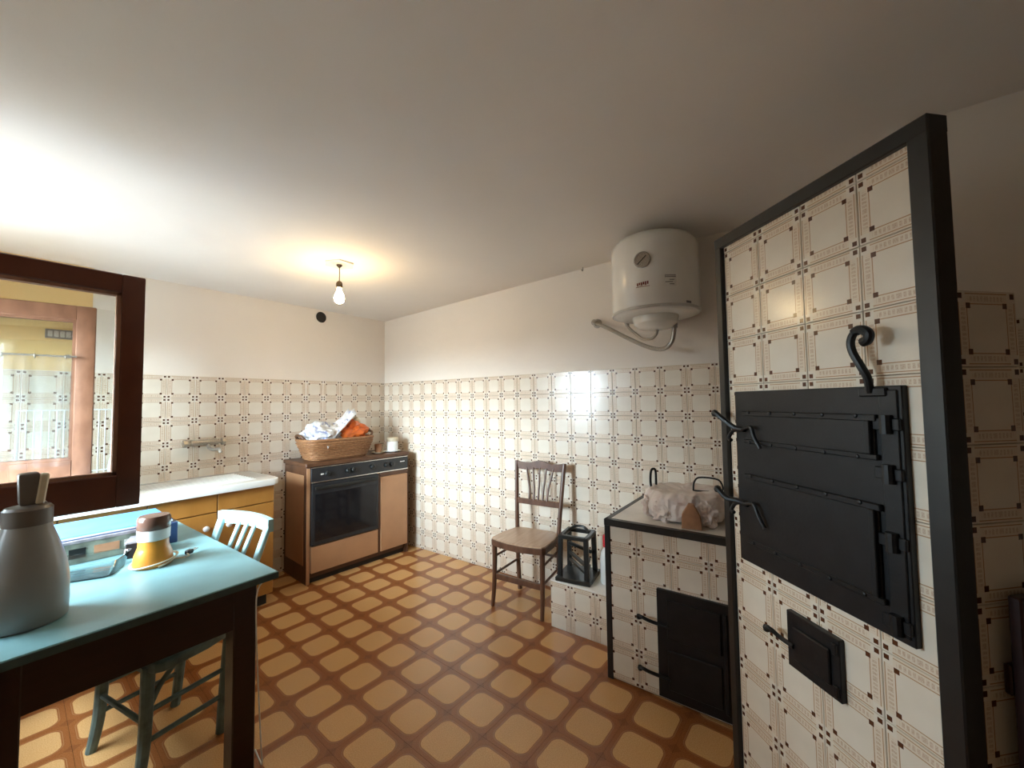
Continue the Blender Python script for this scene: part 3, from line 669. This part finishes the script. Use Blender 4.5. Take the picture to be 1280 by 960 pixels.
# basket on the cooker
def basket_mesh(mb, w0, d0, w1, d1, h, th=.012, n=40):
    prof = []
    for (w_, d_, z) in ((w0-.03, d0-.03, .012), (w0, d0, 0), (w0+(w1-w0)*.5, d0+(d1-d0)*.5, h*.5), (w1, d1, h), (w1-th*2, d1-th*2, h), (w0-th*2, d0-th*2, .012)):
        ring = []
        for j in range(n):
            a = 2*PI*j/n; ca, sa = math.cos(a), math.sin(a); e = .45
            ring.append(mb.b.verts.new((w_/2*math.copysign(abs(ca)**e, ca), d_/2*math.copysign(abs(sa)**e, sa), z)))
        prof.append(ring)
    prof = prof[1:]
    for A, B in zip(prof, prof[1:]):
        for j in range(n): mb.b.faces.new((A[j], A[(j+1) % n], B[(j+1) % n], B[j]))
    mb.b.faces.new(prof[0][::-1]); mb.b.faces.new(prof[-1])
    return mb
BK = thing('wicker_basket', 'large oval-cornered wicker basket with dark handles on the cooker', 'basket', (-.735, -.300, .957), math.radians(-5))
basket_mesh(MB(), .50, .24, .62, .34, .165).build('basket_body', 'wicker', BK)
def ringpath(w_, d_, z, n=48, wob=.0, ph=0):
    out = []
    for j in range(n):
        a = 2*PI*j/n; ca, sa = math.cos(a), math.sin(a); e = .45
        out.append((w_/2*math.copysign(abs(ca)**e, ca)*(1+wob*math.sin(j*PI/2+ph)), d_/2*math.copysign(abs(sa)**e, sa)*(1+wob*math.sin(j*PI/2+ph)), z))
    return out
MB().tube(ringpath(.61, .33, .168), .012, 8, closed=True).build('rim_braid', 'wicker', BK)
for k in range(9):
    f = .1+.85*k/9
    MB().tube(ringpath(.50+.12*f+.004, .24+.10*f+.004, .165*f, 64, .012, k % 2*PI), .0065, 5, closed=True).build('weave_band', 'wicker', BK)
for s_ in (-1, 1): MB().tube(smoothpath([(s_*.285, -.07, .165), (s_*.315, -.06, .20), (s_*.325, 0, .215), (s_*.315, .06, .20), (s_*.285, .07, .165)], 5), .011, 8).build('handle', 'wickerdark', BK)
def crumple(name, mat, parent, c, rad, seed, amp=.25, freq=3.0, sub=4, flat=None, loc=None, pts=None):
    b = bmesh.new(); bmesh.ops.create_icosphere(b, subdivisions=sub, radius=1)
    so = Vector((seed*3.1, seed*1.7, seed*.9))
    for v in b.verts:
        p = v.co.copy()
        n1 = noise.noise(p*freq*.5+so)*1.2+(1-abs(noise.noise(p*freq+so))*2)*.55+(1-abs(noise.noise(p*freq*2.3+so))*2)*.25
        q = p*(1+amp*n1); q = Vector((q.x*rad[0], q.y*rad[1], q.z*rad[2]))
        if flat is not None and q.z < flat: q.z = flat+(q.z-flat)*.05
        v.co = Vector(c)+q
    mb = MB(); mb.b.free(); mb.b = b
    return mb.build(name, mat, parent, sharp=28)
BG = thing('printed_bag', 'crumpled white plastic bag with bluish print heaped in the wicker basket', 'plastic bag', (-.80, -.30, 1.135), 0)
crumple('bag_body', 'bagwhite', BG, (-.05, 0, .045), (.150, .105, .080), 3, .38, 3.2)
mb = MB(); G = []
for i in range(13):
    row = []
    for j in range(7):
        u_, v_ = i/12, j/6-.5
        row.append(mb.b.verts.new((-.10+.31*u_, v_*(.26-.13*u_)-.03+.02*math.sin(u_*9), .045+.185*u_**1.2-.10*(v_*2)**2*(1-u_)-.035*math.sin(v_*9+u_*6)*.7)))
    G.append(row)
for i in range(12):
    for j in range(6): mb.b.faces.new((G[i][j], G[i+1][j], G[i+1][j+1], G[i][j+1]))
fo = mb.build('bag_flap', 'bagwhite', BG, sharp=60); md = fo.modifiers.new('thickness', 'SOLIDIFY'); md.thickness = .006
OB = thing('orange_bag', 'crumpled orange plastic packet behind the white bag in the basket', 'packet', (-.60, -.30, 1.135))
crumple('packet_body', 'orange', OB, (-.01, -.02, .035), (.125, .075, .085), 8, .40, 2.8, 4)
crumple('packet_top', 'cream', OB, (.055, .01, .11), (.040, .03, .050), 5, .40, 3.0, 3)
# cup, jar and tin
CU = thing('glass_cup', 'small brownish handled cup on a white saucer beside the basket', 'cup', (-.350, -.375, .957))
MB().lathe([(0, 0), (.045, 0), (.060, .008), (.062, .011), (.044, .006), (0, .006)], (0, 0, 0), 24).build('saucer', 'cream', CU)
MB().lathe([(0, .007), (.026, .007), (.032, .02), (.034, .085), (.031, .085), (.028, .02), (0, .014)], (0, 0, 0), 22).build('cup_body', 'copper', CU)
MB().tube(smoothpath([(.032, 0, .075), (.055, 0, .072), (.060, 0, .045), (.050, 0, .025), (.031, 0, .022)], 4), .005, 8).build('cup_handle', 'cream', CU)
TN = thing('white_tin', 'white lidded tin on a small white plate at the cooker edge', 'tin', (-.205, -.400, .957))
TN.scale = (1.18, 1.18, 1.15)
MB().lathe([(0, 0), (.055, 0), (.072, .008), (.073, .011), (.05, .006), (0, .006)], (0, 0, 0), 24).build('small_plate', 'ceramic', TN)
MB().lathe([(0, .007), (.040, .007), (.045, .012), (.045, .082), (.042, .088), (0, .088)], (0, 0, 0), 26).build('tin_body', 'ceramic', TN)
MB().lathe([(.046, .088), (.047, .090), (.047, .115), (.042, .120), (0, .122)], (0, 0, 0), 26).build('lid', 'cream', TN)

# ------------------------------------------------------------------ brown bistro chair at the tiled wall (faces -x)
CH = thing('bistro_chair', 'dark brown wooden bistro chair with pale plywood seat and spindle back', 'chair', (-.30, -2.055, 0), math.radians(4))
# local: +x to the wall (back), y sideways; far side is +y
SH = .452
def leg(mb, pts, r0, r1):
    P = smoothpath(pts, 6); n = len(P)
    return mb.tube(P, [r0+(r1-r0)*i/(n-1) for i in range(n)], 10)
for s_ in (1, -1):
    leg(MB(), [(-.175, s_*.195, 0), (-.160, s_*.192, .12), (-.150, s_*.190, .30), (-.150, s_*.190, SH+.008)], .013, .019).build('front_leg', 'chairwood', CH)
    leg(MB(), [(.150, s_*.165, 0), (.140, s_*.170, .20), (.140, s_*.175, .45), (.165, s_*.190, .72), (.195, s_*.205, .965)], .017, .015).build('back_post', 'chairwood', CH)
# seat: rounded trapezoid
sp = [(-.175, -.20), (-.19, -.14), (-.205, -.05), (-.205, .05), (-.19, .14), (-.175, .20), (-.15, .215), (.0, .205), (.11, .185), (.148, .16), (.158, .08), (.158, -.08), (.148, -.16), (.11, -.185), (.0, -.205), (-.15, -.215)]
st_ = MB().prism([(x*.98, y*.98) for x, y in sp], SH+.004, SH+.016, bev=.004).build('seat', 'seatwood', CH)
MB().prism(sp, SH-.035, SH+.006, bev=.004).build('seat_rim', 'chairwood', CH)
MB().bar((-.150, -.19, .20), (-.150, .19, .20), .016, .04, .003).build('front_stretcher', 'chairwood', CH)
for s_ in (1, -1):
    for z_ in (.215, .335): MB().tube([(-.15, s_*.19, z_), (.14, s_*.172, z_+.01)], .0085, 8).build('side_stretcher', 'chairwood', CH)
MB().tube([(.14, -.172, .30), (.14, .172, .30)], .009, 8).build('rear_stretcher', 'chairwood', CH)
top = MB(); 
tp_ = smoothpath([(.190, -.205, .935), (.200, -.10, .925), (.205, 0, .945), (.200, .10, .925), (.190, .205, .935)], 6)
for a, b_ in zip(tp_, tp_[1:]): top.bar(a, b_+(b_-a)*.1, .014, .052, upv=(0, 0, 1)) if False else top.box((a+b_)/2, (.016, (b_-a).length*1.12, .055), Matrix.Rotation(math.atan2(b_.y-a.y, b_.x-a.x)-PI/2, 3, 'Z'))
top.build('top_rail', 'chairwood', CH)
MB().box((.158, 0, .665), (.016, .375, .042), None, .004).build('lower_rail', 'chairwood', CH)
for k in range(5):
    y0, y1 = -.075+k*.0375, -.115+k*.0575
    leg(MB(), [(.158, y0, .68), (.172, y0*1.05, .76), (.182, (y0+y1)/2, .83), (.194, y1, .92)], .0085, .0065).build('spindle', 'chairwood', CH)

# ------------------------------------------------------------------ things on the ledge
BC = thing('iron_rack', 'black metal open-frame rack standing on the low tiled ledge', 'rack', (-.345, -2.468, ZB), math.radians(8))
MB().b2(-.125, .115, -.118, .110, 0, .026, .004).build('base', 'black', BC)
for sx in (-1, 1):
    for sy in (-1, 1): MB().bar((sx*.090, sy*.088, .018), (sx*.082, sy*.084, .262), .030, .026, .004).build('upright', 'black', BC)
for sx in (-1, 1): MB().bar((sx*.082, -.096, .268), (sx*.082, .096, .268), .030, .024, .004).build('top_bar', 'black', BC)
for sy in (-1, 1): MB().bar((-.095, sy*.084, .268), (.095, sy*.084, .268), .028, .024, .004).build('top_bar', 'black', BC)
for k in range(4): MB().bar((-.08, -.078, .045+k*.022), (.08, .078 if k % 2 else -.05, .05+k*.022), .024, .016, .002).build('cross_bar', 'black', BC)
MB().bar((.05, -.08, .15), (.05, .08, .19), .02, .02, .003).build('cross_bar', 'black', BC)
MB().tube(smoothpath([(.03, -.07, .278), (.06, -.03, .300), (.06, .03, .300), (.03, .07, .278)], 4), .009, 8).build('carry_handle', 'black', BC)
RB = thing('white_bottle', 'white plastic bottle with a red cap beside the black rack', 'bottle', (-.325, -2.665, ZB))
MB().lathe([(0, 0), (.042, 0), (.046, .006), (.046, .15), (.040, .19), (.020, .215), (.018, .225), (0, .225)], (0, 0, 0), 22).build('bottle_body', 'white', RB)
MB().lathe([(.026, .222), (.028, .224), (.028, .285), (.024, .292), (0, .292)], (0, 0, 0), 18).build('cap', 'red', RB)

# ------------------------------------------------------------------ pan wrapped in plastic on the range
PN = thing('wrapped_pan', 'wide two-handled pan wrapped in crumpled pinkish plastic on the low range', 'pan', (-.43, -3.155, ZS-.001))
MB().lathe([(0, 0), (.135, 0), (.150, .010), (.175, .105), (.183, .110), (.180, .116), (.170, .112), (.145, .016), (0, .012)], (0, 0, 0), 40).build('pan_body', 'dullmetal', PN)
mb = MB(); n = 200
prof = [(.125, .006), (.165, .003), (.186, .012), (.190, .028), (.193, .044), (.196, .060), (.196, .076), (.193, .092), (.188, .108), (.180, .122), (.168, .132), (.150, .137), (.128, .134), (.10, .130), (.06, .128), (.02, .127)]
rings = []
for kk, (r_, z_) in enumerate(prof):
    ring = []
    for j in range(n):
        a = 2*PI*j/n; p = Vector((math.cos(a)*r_*11, math.sin(a)*r_*11, z_*14))
        rid = lambda q: 1-2*abs(noise.noise(q))
        nn = rid(p*1.3)*.011+rid(p*2.7+Vector((3, 1, 7)))*.008+noise.noise(p*6)*.004
        wgt = 1 if 2 <= kk <= 10 else .25
        ring.append(mb.b.verts.new((math.cos(a)*(r_+nn*wgt), math.sin(a)*(r_+nn*wgt), max(.002, z_+(rid(p*1.1)*.008+rid(p*2.4)*.006 if kk > 7 else rid(p*1.9)*.004)))))
    rings.append(ring)
for A, B in zip(rings, rings[1:]):
    for j in range(n): mb.b.faces.new((A[j], A[(j+1) % n], B[(j+1) % n], B[j]))
mb.b.faces.new(rings[-1])
mb.build('plastic_wrap', 'pinkbag', PN, sharp=24)
crumple('plastic_fold', 'pinkbag', PN, (-.170, .06, .045), (.030, .045, .045), 4, .45, 4.5, 4)
crumple('plastic_fold', 'pinkbag', PN, (-.15, -.13, .05), (.035, .045, .05), 6, .45, 4.5, 4)
crumple('plastic_fold', 'pinkbag', PN, (-.09, .155, .055), (.045, .030, .05), 9, .45, 4.5, 4)
MB().tube(smoothpath([(-.04, .16, .12), (-.045, .165, .17), (-.04, .162, .225), (-.015, .155, .235), (.005, .15, .215), (.005, .15, .12)], 5), .0065, 8).build('wire_handle', 'iron', PN)
MB().tube(smoothpath([(.0, -.045, .136), (.005, -.050, .180), (.012, -.075, .205), (.012, -.150, .205), (.005, -.178, .190), (.0, -.182, .150), (-.01, -.12, .140), (.0, -.045, .136)], 5), .0045, 8).build('wire_handle', 'iron', PN)
CT = thing('tan_carton', 'small tan pointed carton leaning on the wrapped pan', 'carton', (-.655, -3.235, ZS-.0005), math.radians(10))
MB().prism([(-.045, 0), (.045, 0), (.042, .065), (.012, .118), (-.010, .118), (-.040, .06)], -.02, .02, Matrix.Rotation(PI/2, 3, 'X') if False else Matrix(((0, 0, 1), (1, 0, 0), (0, 1, 0))), bev=.006).build('carton_body', 'copper', CT)

# ------------------------------------------------------------------ table
TX0, TX1, TY0, TY1, TZ = -2.74, -1.957, -1.955, -.655, .76
TB = thing('kitchen_table', 'old kitchen table with pale teal top and dark red legs in a backlit shade tone', 'table', ((TX0+TX1)/2, (TY0+TY1)/2, 0))
cx_, cy_ = (TX0+TX1)/2, (TY0+TY1)/2
def tb(x0, x1, y0, y1, z0, z1, **k): return MB().b2(x0-cx_, x1-cx_, y0-cy_, y1-cy_, z0, z1, **k)
tb(TX0, TX1, TY0, TY1, TZ-.028, TZ, bev=.003).build('table_top', 'teal', TB)
tb(TX0-.001, TX1+.001, TY0-.001, TY1+.001, TZ-.027, TZ-.004).build('edge_band', 'tealedge', TB)
lx0, lx1 = TX0+.055, TX1-.065
for (a, b_, nm) in ((lx0, lx1, 0),):
    tb(lx0, lx1, TY0+.035, TY0+.058, .582, TZ-.027).build('apron', 'darkred', TB)
    tb(lx0, lx1, TY1-.060, TY1-.037, .582, TZ-.027).build('apron', 'darkred', TB)
    tb(lx0, lx0+.023, TY0+.06, TY1-.06, .582, TZ-.027).build('apron', 'darkred', TB)
    tb(lx1-.023, lx1, TY0+.06, TY1-.06, .582, TZ-.027).build('apron', 'darkred', TB)
for x0 in (lx0, lx1-.078):
    for y0 in (TY0+.030, TY1-.108):
        tb(x0, x0+.078, y0, y0+.078, 0, TZ-.027, bev=.004).build('leg', 'darkred', TB)
cbl = thing('power_cable', 'thin white cord hanging from the teal table corner to the floor', 'cord')
MB().tube(smoothpath([(-1.97, -1.90, TZ-.035), (-2.03, -1.953, TZ-.045), (-2.035, -1.952, .60), (-2.015, -1.935, .30), (-2.00, -1.93, .08), (-1.985, -1.90, .006), (-1.97, -1.80, .005)], 6), .003, 6).build('cord_strand', 'white', cbl)

# aqua chair pushed under the table (faces -x)
AC = thing('aqua_chair', 'pale aqua painted wooden chair pushed under the teal table', 'chair', (-2.13, -1.40, 0), math.radians(10))
for s_ in (1, -1):
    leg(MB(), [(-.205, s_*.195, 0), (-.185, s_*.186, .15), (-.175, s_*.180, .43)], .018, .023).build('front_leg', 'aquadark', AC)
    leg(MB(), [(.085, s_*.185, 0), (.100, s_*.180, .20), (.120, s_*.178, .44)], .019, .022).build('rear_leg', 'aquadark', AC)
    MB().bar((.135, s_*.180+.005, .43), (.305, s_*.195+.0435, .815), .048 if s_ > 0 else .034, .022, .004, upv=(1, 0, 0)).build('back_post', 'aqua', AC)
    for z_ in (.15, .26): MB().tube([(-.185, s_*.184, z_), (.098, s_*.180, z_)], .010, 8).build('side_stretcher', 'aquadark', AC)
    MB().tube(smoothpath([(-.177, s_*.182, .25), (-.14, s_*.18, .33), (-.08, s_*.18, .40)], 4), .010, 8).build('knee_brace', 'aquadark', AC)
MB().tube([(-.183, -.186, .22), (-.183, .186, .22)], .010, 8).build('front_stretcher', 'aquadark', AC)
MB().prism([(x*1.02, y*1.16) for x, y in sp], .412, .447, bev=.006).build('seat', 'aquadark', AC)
tr_ = MB()
tp_ = smoothpath([(.307, -.172, .825), (.328, -.066, .828), (.334, .0435, .830), (.328, .154, .828), (.307, .259, .825)], 5)
for a, b_ in zip(tp_, tp_[1:]): tr_.box((a+b_)/2, (.026, (b_-a).length*1.15, .062), Matrix.Rotation(math.atan2(b_.y-a.y, b_.x-a.x)-PI/2, 3, 'Z'))
tr_.build('top_rail', 'aqua', AC)
for k in range(3): MB().bar((.15, -.03+k*.06, .445), (.322, -.022+k*.065, .81), .024, .014, .003, upv=(1, 0, 0)).build('back_slat', 'aqua', AC)

# ------------------------------------------------------------------ things on the table
JG = thing('thermal_jug', 'grey tapered thermal jug with taupe lid and pouring lever on the table', 'jug', (-2.592, -1.700, TZ))
MB().lathe([(0, 0), (.088, 0), (.094, .006), (.096, .05), (.094, .13), (.086, .18), (.068, .245), (.055, .285), (.050, .31), (.048, .32), (0, .32)], (0, 0, 0), 40).build('jug_body', 'grey', JG, sharp=60)
MB().lathe([(.050, .300), (.054, .302), (.054, .350), (.048, .358), (0, .368)], (0, 0, 0), 32).build('lid', 'greydark', JG)
MB().box((.028, .02, .315), (.014, .03, .10), Matrix.Rotation(.12, 3, 'Y'), .003).build('spout_guard', 'grey', JG)
MB().box((0, 0, .412), (.046, .046, .10), Matrix.Rotation(-.05, 3, 'Y'), .008, 2).build('pump_knob', 'greydark', JG)
MB().box((.026, -.014, .410), (.020, .026, .095), Matrix.Rotation(.10, 3, 'Y'), .004).build('lever', 'cream', JG)
hp = smoothpath([(-.05, .03, .33), (-.11, .06, .31), (-.125, .065, .2), (-.10, .05, .09), (-.085, .04, .07)], 6)
MB().tube(hp, .012, 10).build('jug_handle', 'grey', JG)
GR = thing('coffee_grinder', 'orange electric coffee grinder with white collar and brown lid on the table', 'coffee grinder', (-2.228, -1.440, TZ))
MB().lathe([(0, 0), (.062, 0), (.066, .006), (.066, .022), (.062, .050), (.054, .072), (.051, .082), (.050, .108), (0, .108)], (0, 0, 0), 36).build('base', 'amber', GR)
MB().lathe([(.050, .107), (.054, .110), (.055, .150), (.050, .153), (0, .153)], (0, 0, 0), 36).build('collar', 'white', GR)
MB().lathe([(.054, .152), (.056, .156), (.056, .195), (.050, .206), (0, .208)], (0, 0, 0), 36).build('lid', 'brownlid', GR)
MB().tube(smoothpath([(math.cos(a)*(.072+.006*math.sin(a*2+1))+.004*i/10, math.sin(a)*(.074+.004*i/12), .006+.022*abs(math.sin(i*.33))) for i, a in enumerate([i*PI/6 for i in range(-3, 18)])]+[(.10, -.03, .006), (.115, -.005, .012)], 3), .0032, 6).build('cord', 'cream', GR)
pg = MB().box((.125, .008, .014), (.030, .022, .018), Matrix.Rotation(.5, 3, 'Z'), .004).build('plug', 'black', GR)
MB().tube([(.136, .02, .014), (.155, .032, .018)], .0025, 6).tube([(.143, .012, .014), (.162, .024, .018)], .0025, 6).build('plug_pin', 'chrome', pg)
GD = thing('glass_dish', 'rectangular clear glass dish on the table beside the thermal jug', 'dish', (-2.425, -1.345, TZ), math.radians(-28))
dm = MB(); rg_ = []
for sc, z_ in ((.80, .001), (.84, .001), (.97, .058), (1.0, .062), (1.0, .056+.008), (.95, .062), (.82, .006), (.78, .006)):
    rg_.append([dm.b.verts.new((x*sc, y*sc, z_)) for x, y in rrect(-.135, .135, -.085, .085, .035)])
for A, B in zip(rg_, rg_[1:]):
    for j in range(len(A)): dm.b.faces.new((A[j], A[(j+1) % len(A)], B[(j+1) % len(A)], B[j]))
dm.b.faces.new(rg_[0][::-1]); dm.b.faces.new(rg_[-1]); dm.build('dish_body', 'dish', GD, sharp=40)
BX = thing('printed_box', 'greenish printed cardboard box on the table under the blue folder', 'box', (-2.38, -1.09, TZ), math.radians(-3))
MB().b2(-.17, .17, -.07, .12, 0, .098, .003).build('box_body', 'boxgreen', BX)
MB().b2(-.172, .172, -.072, .122, .086, .100, .002).build('box_lid_edge', 'greytop', BX)
for k, (x, w_, mt_) in enumerate(((-.12, .06, 'cream'), (-.03, .05, 'black'), (.06, .08, 'copper'), (.13, .03, 'dial'))): MB().b2(x-w_/2, x+w_/2, -.0722, -.069, .02+.005*k, .065).build('printed_panel', mt_, BX)
BF = thing('blue_folder', 'bright blue flat folder lying on top of the printed box', 'folder', (-2.30, -1.05, TZ+.1003), math.radians(-2))
MB().b2(-.24, .21, -.10, .24, 0, .016, .003).build('folder_cover', 'blue', BF)
MB().b2(-.241, .211, -.101, .238, .004, .012).build('folder_pages', 'paper', BF)
DB = thing('dark_box', 'small black box with grey patterned top behind the coffee grinder', 'box', (-2.205, -1.24, TZ), math.radians(-20))
MB().b2(-.065, .065, -.05, .05, 0, .066, .003).build('box_body', 'blackbox', DB)
MB().b2(-.066, .066, -.051, .051, .062, .075, .003).build('box_top', 'greytop', DB)
BB = thing('dark_blue_box', 'dark blue card box standing on the table beside the printed box', 'box', (-2.145, -1.08, TZ), math.radians(-4))
MB().b2(-.055, .075, -.085, .115, 0, .0985, .003).build('box_body', 'bluedark', BB)
PP = thing('paper_stack', 'stack of pale papers on the table behind the grey jug', 'papers', (-2.655, -1.12, TZ), math.radians(6))
for k in range(4): MB().box((.004*(-1)**k, .003*k, .008+.016*k), (.14, .20, .0155), Matrix.Rotation(.05*(-1)**k, 3, 'Z')).build('sheet_bundle', 'paper', PP)

# ------------------------------------------------------------------ dark red boards by the jog
RD = thing('red_board', 'dark red plank board standing beside the tall oven', 'board', OT, RZ)
for k in range(3): MB().b2(.742, .763, .088+k*.105, .191+k*.105, 0, 1.02, .003).build('plank', 'darkred', RD)
for zz in (.20, .85): MB().b2(.730, .743, .085, .37, zz-.03, zz+.03, .003).build('batten', 'darkred', RD)
